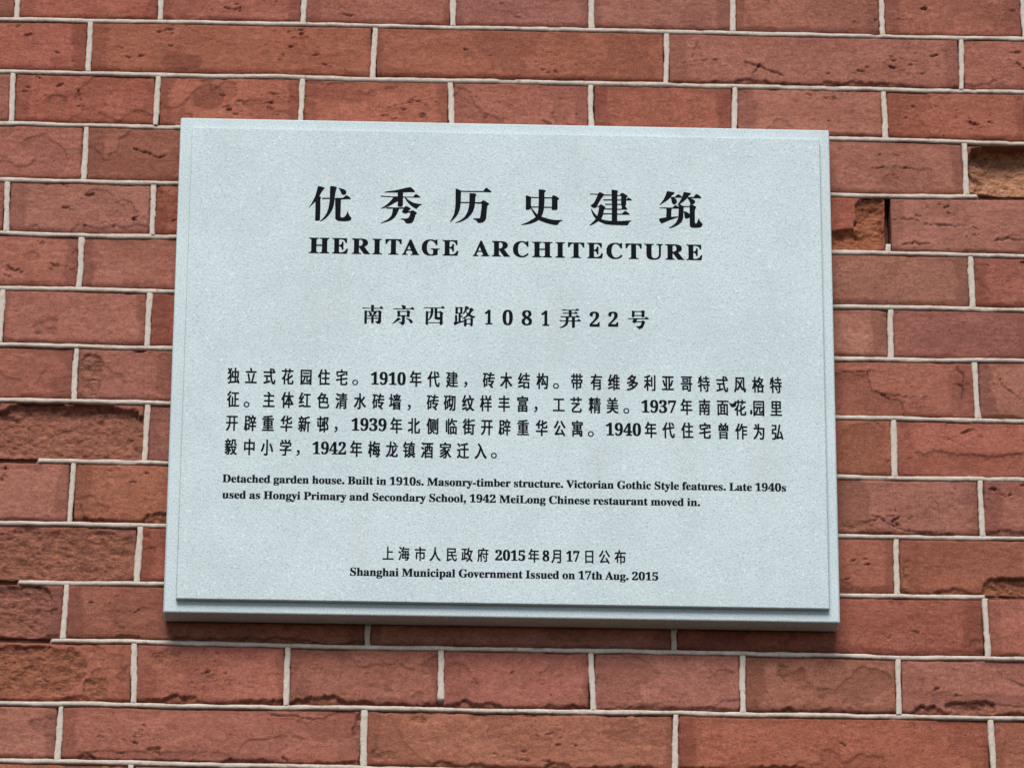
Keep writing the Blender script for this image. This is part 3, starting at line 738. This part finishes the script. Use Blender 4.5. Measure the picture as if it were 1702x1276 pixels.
'-118.72,45.04 -116.69,44.80 -116.50,43.76 -116.57,37.73 -116.50,33.40 -118.59,33.17 -118.72,35.43 -118.65,41.46',
'-116.87,44.70 -113.18,44.58 -107.05,44.98 -106.53,45.46 -105.82,45.33 -104.05,44.10 -104.47,43.05 -104.48,38.34 -104.43,35.14 -105.11,33.99 -105.98,33.45 -107.73,33.38 -108.36,34.12 -108.98,34.86 -109.78,35.41 -109.35,35.61 -107.76,35.26 -107.08,36.40 -106.86,38.86 -106.89,44.23 -108.61,44.20 -113.17,44.11 -116.86,44.23',
'-115.10,43.98 -113.87,43.53 -112.63,42.89 -112.09,42.15 -112.59,41.01 -113.46,40.33 -114.17,40.98 -114.55,42.48',
'-110.72,44.06 -108.26,44.20 -108.59,42.97 -109.45,42.01 -110.50,41.43 -111.01,40.47 -112.05,40.27 -111.21,42.36',
'-116.27,40.47 -107.15,40.64 -107.14,40.12 -116.26,39.94',
'-116.58,38.29 -106.76,38.43 -106.75,37.92 -116.57,37.73',
'-110.13,40.49 -109.09,41.36 -107.84,40.10 -110.12,40.06',
'-110.09,38.04 -108.70,39.11 -107.46,38.00',
'-112.93,40.44 -110.83,40.48 -110.72,33.89 -112.82,33.85'],
'京': ['-87.57,50.55 -86.25,50.48 -84.49,50.14 -83.69,49.59 -83.76,48.36 -84.10,47.22 -86.21,47.18 -86.75,48.49',
'-94.63,47.20 -92.88,47.46 -87.96,47.33 -79.89,47.43 -79.20,48.45 -78.50,49.06 -77.62,48.57 -76.46,47.27 -76.63,46.70 -77.77,46.87 -80.06,47.01 -87.96,46.86 -92.87,46.90 -94.45,46.92',
'-91.10,45.38 -88.64,45.24 -88.53,43.92 -88.58,41.28 -88.48,40.53 -89.26,40.23 -90.84,40.20 -90.74,42.94',
'-88.81,45.09 -82.75,45.26 -82.75,44.79 -88.80,44.62',
'-88.75,41.28 -82.61,41.40 -82.60,40.93 -84.27,40.71 -84.43,39.85 -84.36,34.96 -84.78,33.72 -85.65,32.86 -86.52,32.56 -87.14,32.83 -87.94,33.76 -88.65,34.50 -89.89,34.94 -89.54,35.18 -87.78,35.12 -87.09,35.56 -86.84,36.79 -86.89,40.18 -87.51,40.64 -88.57,40.81',
'-82.84,45.35 -82.24,45.97 -81.62,45.85 -79.85,44.75 -79.93,44.18 -80.36,43.70 -80.41,41.06 -80.67,40.30 -81.54,39.91 -82.59,40.17 -82.78,40.83',
'-90.65,38.89 -89.77,39.00 -88.54,38.46 -87.64,37.44 -87.99,37.34 -89.04,37.32 -89.91,36.45 -91.65,35.38 -93.38,34.22 -94.60,33.54 -94.87,33.72 -94.09,34.77 -92.71,36.30 -91.51,37.83',
'-83.37,38.93 -82.93,39.13 -81.69,38.49 -79.93,38.06 -78.69,37.23 -77.80,36.02 -77.70,35.08 -78.30,34.51 -79.18,34.25 -79.89,34.85 -80.60,35.97 -81.50,37.37 -82.57,38.29 -83.27,38.46'],
'西': ['-68.85,48.68 -66.40,48.92 -62.00,48.81 -54.10,48.87 -53.40,49.92 -52.71,50.26 -51.82,49.86 -51.11,49.02 -50.49,48.66 -50.93,48.27 -54.09,48.44 -62.00,48.34 -66.39,48.35 -68.67,48.40',
'-66.79,45.42 -65.83,45.53 -64.77,44.89 -64.66,43.67 -64.79,39.51 -64.82,35.37 -64.81,34.05 -65.14,33.01 -66.03,33.27 -66.91,33.73 -66.87,37.59',
'-64.94,44.93 -62.48,44.93 -62.48,44.41 -64.93,44.36',
'-59.45,48.49 -57.08,48.53 -57.07,40.42 -56.28,40.15 -54.53,40.28 -54.50,38.20 -56.96,38.06 -58.37,38.51 -59.34,38.86',
'-57.39,44.94 -55.28,45.21 -54.59,45.65 -53.70,45.39 -51.84,43.91 -52.27,43.15 -52.53,42.39 -52.38,36.92 -52.35,34.10 -53.57,33.51 -54.79,33.11 -54.98,33.86 -54.85,38.20 -54.92,44.33 -57.38,44.41',
'-62.61,48.42 -60.42,48.47 -60.38,45.26 -60.62,43.37 -61.21,41.47 -62.07,39.76 -63.28,38.41 -64.67,37.16 -65.03,37.62 -64.16,38.68 -63.31,40.67 -62.81,42.95 -62.66,45.21',
'-64.91,35.37 -54.73,35.47 -54.73,35.00 -64.90,34.80'],
'路': ['-41.89,49.77 -41.45,49.87 -40.57,49.42 -39.60,49.25 -39.66,46.60 -39.64,44.15 -40.16,43.57 -41.65,43.54 -41.76,45.62',
'-40.74,49.41 -37.58,49.47 -37.57,48.91 -40.74,48.85',
'-37.76,49.47 -37.23,49.95 -36.53,49.78 -35.55,49.04 -35.72,47.62 -35.86,44.79 -36.12,43.84 -37.17,43.44 -37.16,42.02 -36.45,41.94 -35.92,41.77 -35.48,41.21 -35.74,40.83 -37.14,40.80 -37.19,36.65 -39.03,35.86 -39.10,43.40 -38.23,43.80 -37.62,44.19',
'-39.82,44.52 -37.53,44.57 -37.53,44.09 -39.81,44.05',
'-42.16,42.12 -40.23,42.34 -40.11,39.04 -40.17,35.84 -42.01,35.62',
'-43.15,35.69 -42.02,36.18 -40.26,36.12 -38.16,36.73 -34.30,37.55 -34.30,36.89 -35.52,36.12 -37.45,35.80 -39.37,34.91 -40.77,34.13 -41.81,33.45 -42.43,33.44 -42.88,34.47',
'-33.46,50.50 -32.67,50.61 -31.26,50.16 -30.11,49.81 -30.54,49.14 -31.42,48.36 -32.28,46.93 -33.15,45.59 -34.01,44.26 -35.06,43.39 -35.68,43.56 -35.59,44.04 -34.73,45.19 -34.13,46.90 -33.71,48.79',
'-31.42,48.46 -29.66,48.30 -28.79,49.17 -28.08,49.00 -26.05,47.71 -26.66,47.04 -27.70,45.89 -28.57,44.55 -29.26,43.21 -30.48,42.06 -31.88,41.09 -33.62,39.92 -35.20,39.14 -35.99,39.12 -35.73,39.60 -34.33,40.38 -32.94,41.82 -31.55,43.55 -30.51,45.08 -29.73,46.79 -29.39,47.78 -31.24,47.90',
'-32.97,45.60 -32.36,45.89 -31.56,44.68 -30.50,43.95 -28.91,43.03 -27.32,42.12 -26.08,41.67 -24.68,41.79 -24.85,41.32 -25.90,40.54 -26.42,39.97 -27.30,40.14 -28.53,40.59 -29.77,41.32 -31.19,42.61 -32.26,44.10',
'-34.32,39.34 -33.62,39.73 -32.91,38.99 -32.03,38.82 -32.08,34.86 -32.24,33.17 -32.85,32.40 -34.08,32.47 -34.53,33.88 -34.29,35.95',
'-32.91,38.99 -28.88,39.45 -28.87,38.98 -32.91,38.52',
'-32.35,34.86 -28.66,34.93 -28.65,34.36 -32.34,34.29',
'-29.05,39.45 -28.18,39.93 -26.68,39.21 -26.76,37.98 -26.90,34.96 -26.98,33.08 -27.76,32.59 -28.90,32.66 -29.09,34.17 -28.94,36.43'],
'弄': ['48.35,48.69 49.76,49.34 53.28,48.98 59.97,49.10 60.67,49.93 61.38,50.17 62.26,49.58 63.05,48.94 62.61,48.46 59.44,48.58 49.76,48.44',
'54.25,48.67 56.71,48.72 56.80,42.87 54.34,42.82',
'49.05,46.12 54.16,46.21 59.26,46.31 59.79,47.17 60.23,47.37 61.20,46.82 61.90,46.08 61.55,45.54 59.26,45.69 49.41,45.56',
'47.30,42.87 47.65,43.16 51.52,42.95 59.97,43.06 60.85,43.89 61.55,44.28 62.43,43.73 63.58,42.81 63.22,42.37 59.62,42.64 51.52,42.42 47.65,42.41',
'46.25,39.36 51.53,39.12 61.55,39.31 62.08,40.23 62.52,40.80 63.31,40.35 64.63,39.43 64.37,38.90 61.20,38.76 55.04,38.68 46.95,38.71',
'51.79,42.58 53.63,42.62 54.51,41.78 54.16,40.93 53.99,39.23 53.90,37.34 53.29,35.82 52.23,34.67 50.83,33.70 48.90,32.91 46.96,32.53 46.70,32.68 48.02,33.45 49.77,34.52 51.00,35.87 51.62,37.48 51.75,39.56',
'56.98,42.30 58.03,42.98 58.56,42.99 59.62,42.16 59.71,41.41 59.53,40.09 59.62,33.49 58.56,33.00 57.51,32.51 57.07,33.25 56.98,37.77'],
'号': ['107.94,49.46 108.38,49.51 109.44,48.92 110.40,48.66 110.22,46.20 110.12,44.12 109.06,43.34 108.18,43.42 107.83,44.07 107.98,47.10',
'109.79,48.83 116.13,48.90 116.13,48.29 109.79,48.27',
'115.96,48.95 116.84,49.67 117.90,49.56 119.13,48.83 118.86,48.16 118.50,47.49 118.67,45.41 118.66,44.28 118.22,43.70 116.63,43.58 116.02,44.04 116.12,46.31',
'109.95,45.15 116.29,45.27 116.29,44.80 109.94,44.68',
'104.12,42.11 106.94,42.35 112.22,42.27 118.74,42.39 119.27,43.35 119.81,44.02 120.68,43.47 122.53,42.18 121.91,41.83 118.39,41.86 112.22,41.79 104.82,41.84',
'108.87,41.83 112.57,41.90 112.22,40.95 111.77,39.99 111.50,39.52 116.08,39.64 116.62,40.37 117.50,40.39 118.55,39.84 119.25,39.10 118.72,38.24 118.18,36.53 117.47,34.82 116.58,33.58 115.35,33.27 114.11,32.59 113.41,33.42 112.71,34.26 111.39,34.99 111.84,35.22 113.95,35.13 115.01,35.71 115.72,36.95 116.16,38.38 116.26,39.04 111.33,39.04 110.79,38.46 109.74,38.26 108.86,38.71 108.07,39.45 108.51,39.93 109.13,40.70'],
}
TITLE_LATIN = (96.70, 13.96, [('H', -167.06, -149.4), ('E', -147.35, -133.67), ('R', -130.6, -114.67), ('I', -113.24, -104.75), ('T', -101.99, -88.09), ('A', -87.89, -73.06), ('G', -71.02, -55.68), ('E', -53.33, -39.62), ('A', -27.54, -13.22), ('R', -11.37, 4.39), ('C', 6.65, 20.27), ('H', 23.03, 40.24), ('I', 42.81, 51.21), ('T', 53.56, 67.61), ('E', 69.76, 83.6), ('C', 86.37, 100.21), ('T', 102.77, 116.62), ('U', 118.67, 134.78), ('R', 136.63, 153.05), ('E', 154.59, 168.45)])
STREET_DIGITS = [('1', -16.79, -10.25, 34.59, 47.64), ('0', -1.81, 6.96, 34.12, 47.93), ('8', 14.38, 23.27, 34.27, 47.92), ('1', 31.17, 37.95, 34.23, 47.76), ('2', 71.96, 80.64, 34.24, 47.74), ('2', 87.72, 96.38, 34.54, 48.04)]
BODY = [
('独立式花园住宅年代建砖木结构带有维多利亚哥特式风格特', -15.74, [-227.6, -212.9, -197.5, -182.2, -166.7, -151.7, -136.7, -74.6, -59.5, -44.0, -13.0, 1.7, 16.7, 32.2, 61.2, 77.8, 92.5, 108.0, 123.0, 138.0, 153.8, 168.5, 183.8, 198.9, 214.3, 229.2]),
('征主体红色清水砖墙砖砌纹样丰富工艺精美年南面花园里', -36.65, [-227.4, -197.4, -181.8, -167.3, -151.9, -136.5, -121.1, -105.6, -91.6, -59.9, -45.5, -30.3, -15.2, -0.0, 15.6, 46.0, 60.6, 76.3, 91.2, 153.5, 168.7, 184.1, 198.9, 214.5, 229.2]),
('开辟重华新邨年北侧临街开辟重华公寓年代住宅曾作为弘', -57.76, [-227.8, -212.5, -197.6, -182.2, -167.3, -151.9, -90.3, -75.5, -59.7, -44.2, -29.4, -14.3, 0.6, 16.0, 31.7, 46.7, 61.6, 123.3, 138.3, 154.0, 169.0, 184.4, 199.5, 214.5, 229.9]),
('毅中小学年梅龙镇酒家迁入', -79.11, [-228.1, -212.6, -197.9, -182.4, -123.5, -108.4, -93.6, -79.2, -64.1, -48.9, -34.2, -19.4]),
('上海市人民政府年月日公布', -170.4, [-95.3, -82.2, -68.7, -56.4, -42.6, -29.9, -16.8, 25.5, 44.8, 71.5, 84.1, 97.3])]
PUNCT = [('。', -125.39, -19.92), ('。', 43.57, -19.97), ('。', -215.98, -41.31), ('。', 102.84, -41.12), ('。', 72.94, -62.31), ('。', -8.3, -82.98), ('，', -32.43, -20.14), ('，', -79.72, -41.5), ('，', 26.76, -41.17), ('，', -140.71, -62.15), ('，', -171.87, -83.5)]
RUNS = [
('1910', -112.36, -82.88, -21.4, 10.54),
('1937', 115.45, 144.99, -42.29, 10.52),
('1939', -127.92, -98.36, -62.83, 10.45),
('1940', 85.57, 115.14, -63.2, 10.47),
('1942', -160.05, -131.73, -84.26, 10.4),
('Detached garden house. Built in 1910s. Masonry-timber structure. Victorian Gothic Style features. Late 1940s', -234.32, 236.39, -110.42, 6.73),
('used as Hongyi Primary and Secondary School, 1942 MeiLong Chinese restaurant moved in.', -234.06, 164.18, -124.57, 6.71),
('2015', -6.61, 18.39, -174.93, 8.65),
('8', 32.61, 38.5, -174.88, 8.66),
('17', 52.43, 63.52, -174.79, 8.66),
('Shanghai Municipal Government Issued on 17th Aug. 2015', -126.52, 128.69, -190.14, 6.79)]
BLOTS = [[(189.14, -31.72), (190.65, -32.77), (192.17, -33.28), (194.22, -31.89), (195.73, -32.68), (195.44, -35.11), (193.14, -36.5), (191.12, -36.0), (190.12, -34.13)], [(207.33, -38.4), (208.6, -38.11), (209.08, -39.99), (209.05, -42.14), (207.77, -42.97), (207.03, -41.64)]]
EM_W, EM_H = 10.41, 15.23          # the condensed body type, mm
FOOT_W, FOOT_H = 9.72, 12.92
CACHE = {}


def glyph(s):
    """outline of a text in the built-in type at em size 1: (verts, faces)"""
    if s not in CACHE:
        c = bpy.data.curves.new("type", 'FONT')
        c.body = s
        c.resolution_u = 5
        c.fill_mode = 'FRONT'
        o = bpy.data.objects.new("type", c)
        col.objects.link(o)
        bpy.context.view_layer.update()
        m = o.to_mesh()
        vs = np.array([tuple(v.co) for v in m.vertices]).reshape(-1, 3)[:, :2]
        fs = [tuple(p.vertices) for p in m.polygons]
        o.to_mesh_clear()
        bpy.data.objects.remove(o)
        bpy.data.curves.remove(c)
        CACHE[s] = (vs, fs)
    return CACHE[s]


def serif(s):
    r = ''
    for ch in s:
        if 'A' <= ch <= 'Z':
            r += chr(0x1D400 + ord(ch) - 65)
        elif 'a' <= ch <= 'z':
            r += chr(0x1D41A + ord(ch) - 97)
        elif '0' <= ch <= '9':
            r += chr(0x1D7CE + int(ch))
        else:
            r += ch
    return r


class Ink:
    """flat paint shapes on the panel face, mm; overlapping strokes lie a hair apart"""
    def __init__(self):
        self.v, self.f, self.k = [], [], 0

    def add(self, pts, faces):
        b = len(self.v)
        y = -0.00012 - 0.000012 * (self.k % 12)
        self.k += 1
        self.v += [(p[0] * 0.001, y, p[1] * 0.001) for p in pts]
        self.f += [tuple(b + i for i in f) for f in faces]

    def poly(self, pts):
        tri = tessellate_polygon([[Vector((p[0], p[1], 0)) for p in pts]])
        self.add(pts, [tuple(t) for t in tri])

    def build(self, name, label=None):
        me = bpy.data.meshes.new(name)
        me.from_pydata(self.v, [], self.f)
        me.update()
        fl = [i for i, p in enumerate(me.polygons) if p.normal.y > 0]
        if fl:
            import bmesh
            bm = bmesh.new()
            bm.from_mesh(me)
            bm.faces.ensure_lookup_table()
            bmesh.ops.reverse_faces(bm, faces=[bm.faces[i] for i in fl])
            bm.to_mesh(me)
            bm.free()
        xs = [v[0] for v in self.v]
        zs = [v[2] for v in self.v]
        cx, cz = 0.5 * (min(xs) + max(xs)), 0.5 * (min(zs) + max(zs))
        me.transform(Matrix.Translation((-cx, 0, -cz)))
        o = link(name, me, M_PAINT, panel, (cx, FACE_Y, cz))
        if label:
            o["label"] = label
        return o


def fit_box(ink, s, x0, x1, z0, z1, bold=0.0, vb=0.0):
    vs, fs = glyph(s)
    lo, hi = vs.min(0), vs.max(0)
    sx, sz = (x1 - x0 - 2 * bold) / (hi[0] - lo[0]), (z1 - z0) / (hi[1] - lo[1])
    p = (vs - lo) * np.array([sx, sz]) + np.array([x0 + bold, z0])
    for dx, dz in ((-bold, -vb), (0, vb), (bold, -vb), (-bold, vb), (bold, vb)):
        ink.add(p + np.array([dx, dz]), fs)


def advance(ch):
    fixed = {' ': 0.25, '.': 0.25, ',': 0.25, '-': 0.333}
    if ch in fixed:
        return fixed[ch]
    return float(glyph(serif(ch + 'H'))[0][:, 0].max() - glyph(serif('H'))[0][:, 0].max())


def run_shape(s):
    V_, F_, x = [], [], 0.0
    for ch in s:
        if ch == ' ':
            x += 0.25
            continue
        if ch == '.':
            vs = np.array([(0.125 + 0.087 * math.cos(a), 0.078 + 0.09 * math.sin(a)) for a in np.linspace(0, 2 * math.pi, 13)[:-1]])
            fs = [tuple(range(12))]
        elif ch == ',':
            vs = np.array([(0.04, 0.085), (0.06, 0.14), (0.115, 0.165), (0.175, 0.145), (0.205, 0.09), (0.195, 0.0), (0.15, -0.09), (0.06, -0.17), (0.05, -0.15), (0.105, -0.09), (0.125, -0.02), (0.08, 0.01)])
            fs = [tuple(t) for t in tessellate_polygon([[Vector((a, b, 0)) for a, b in vs]])]
        elif ch == '-':
            vs, fs = np.array([(0.045, 0.17), (0.29, 0.17), (0.29, 0.285), (0.045, 0.285)]), [(0, 1, 2, 3)]
        else:
            vs, fs = glyph(serif(ch))
        b = sum(len(a) for a in V_)
        V_.append(vs + np.array([x, 0.0]))
        F_ += [tuple(b + i for i in f) for f in fs]
        x += advance(ch)
    return np.concatenate(V_), F_


def fit_run(ink, s, x0, x1, zb, cap, bold):
    vs, fs = run_shape(s)
    lo, hi = vs.min(0), vs.max(0)
    sx, sz = (x1 - x0 - 2 * bold) / (hi[0] - lo[0]), cap / 0.676
    p = np.stack([(vs[:, 0] - lo[0]) * sx + x0 + bold, vs[:, 1] * sz + zb], 1)
    for dx, dz in ((-bold, -0.07), (bold, 0.07), (-bold, 0.07), (bold, -0.07)):
        ink.add(p + np.array([dx, dz]), fs)


def fit_cjk(ink, s, xc, zc, w, h, bx_, bz_):
    vs, fs = glyph(s)
    p = np.stack([(vs[:, 0] - 0.5) * w + xc, (vs[:, 1] - 0.38) * h + zc], 1)
    for dx, dz in ((-bx_, -bz_), (bx_, bz_), (-bx_, bz_), (bx_, -bz_)):
        ink.add(p + np.array([dx, dz]), fs)


def pts_of(s):
    return [tuple(float(c) for c in q.split(',')) for q in s.split()]


for ch in '优秀历史建筑':
    ink = Ink()
    for s in SONG[ch]:
        for dz in (-0.12, 0.12):
            ink.poly([(a, b + dz) for a, b in pts_of(s)])
    ink.build("title_character")
for ch, a, b in TITLE_LATIN[2]:
    ink = Ink()
    ext = 0.35 if ch in 'CGU' else 0.0
    fit_box(ink, serif(ch), a, b, TITLE_LATIN[0] - ext, TITLE_LATIN[0] + TITLE_LATIN[1] + (ext if ch in 'CG' else 0), 0.42, 0.16)
    ink.build("title_letter")
for ch in '南京西路弄号':
    ink = Ink()
    for s in SONG[ch]:
        for dz in (-0.13, 0.13):
            ink.poly([(a, b + dz) for a, b in pts_of(s)])
    ink.build("street_character")
for ch, a, b, z0, z1 in STREET_DIGITS:
    ink = Ink()
    fit_box(ink, serif(ch), a, b, z0, z1, 0.24, 0.12)
    ink.build("street_numeral")

runs = list(RUNS)
punct = list(PUNCT)
for li, (s, z, xs) in enumerate(BODY):
    ink = Ink()
    w, h = (EM_W, EM_H) if li < 4 else (FOOT_W, FOOT_H)
    for ch, x in zip(s, xs):
        fit_cjk(ink, ch, x, z, w, h, 0.33 if li < 4 else 0.25, 0.17 if li < 4 else 0.13)
    for r in [r for r in runs if abs(r[3] + r[4] * 0.5 - z) < 6 and len(r[0]) < 6]:
        fit_run(ink, *r, 0.27)
        runs.remove(r)
    for p in [p for p in punct if abs(p[2] - z + 5) < 7]:
        if p[0] == '。':
            fit_box(ink, p[0], p[1] - 2.5, p[1] + 2.5, p[2] - 2.5, p[2] + 2.5, 0.12)
        else:
            fit_box(ink, p[0], p[1] - 1.5, p[1] + 1.5, p[2] - 2.5, p[2] + 2.5, 0.15)
        punct.remove(p)
    ink.build("inscription_line")
assert not punct, punct
for r in runs:
    ink = Ink()
    fit_run(ink, *r, 0.22)
    ink.build("inscription_line")
for b in BLOTS:
    ink = Ink()
    ink.poly(b)
    ink.build("paint_blot")
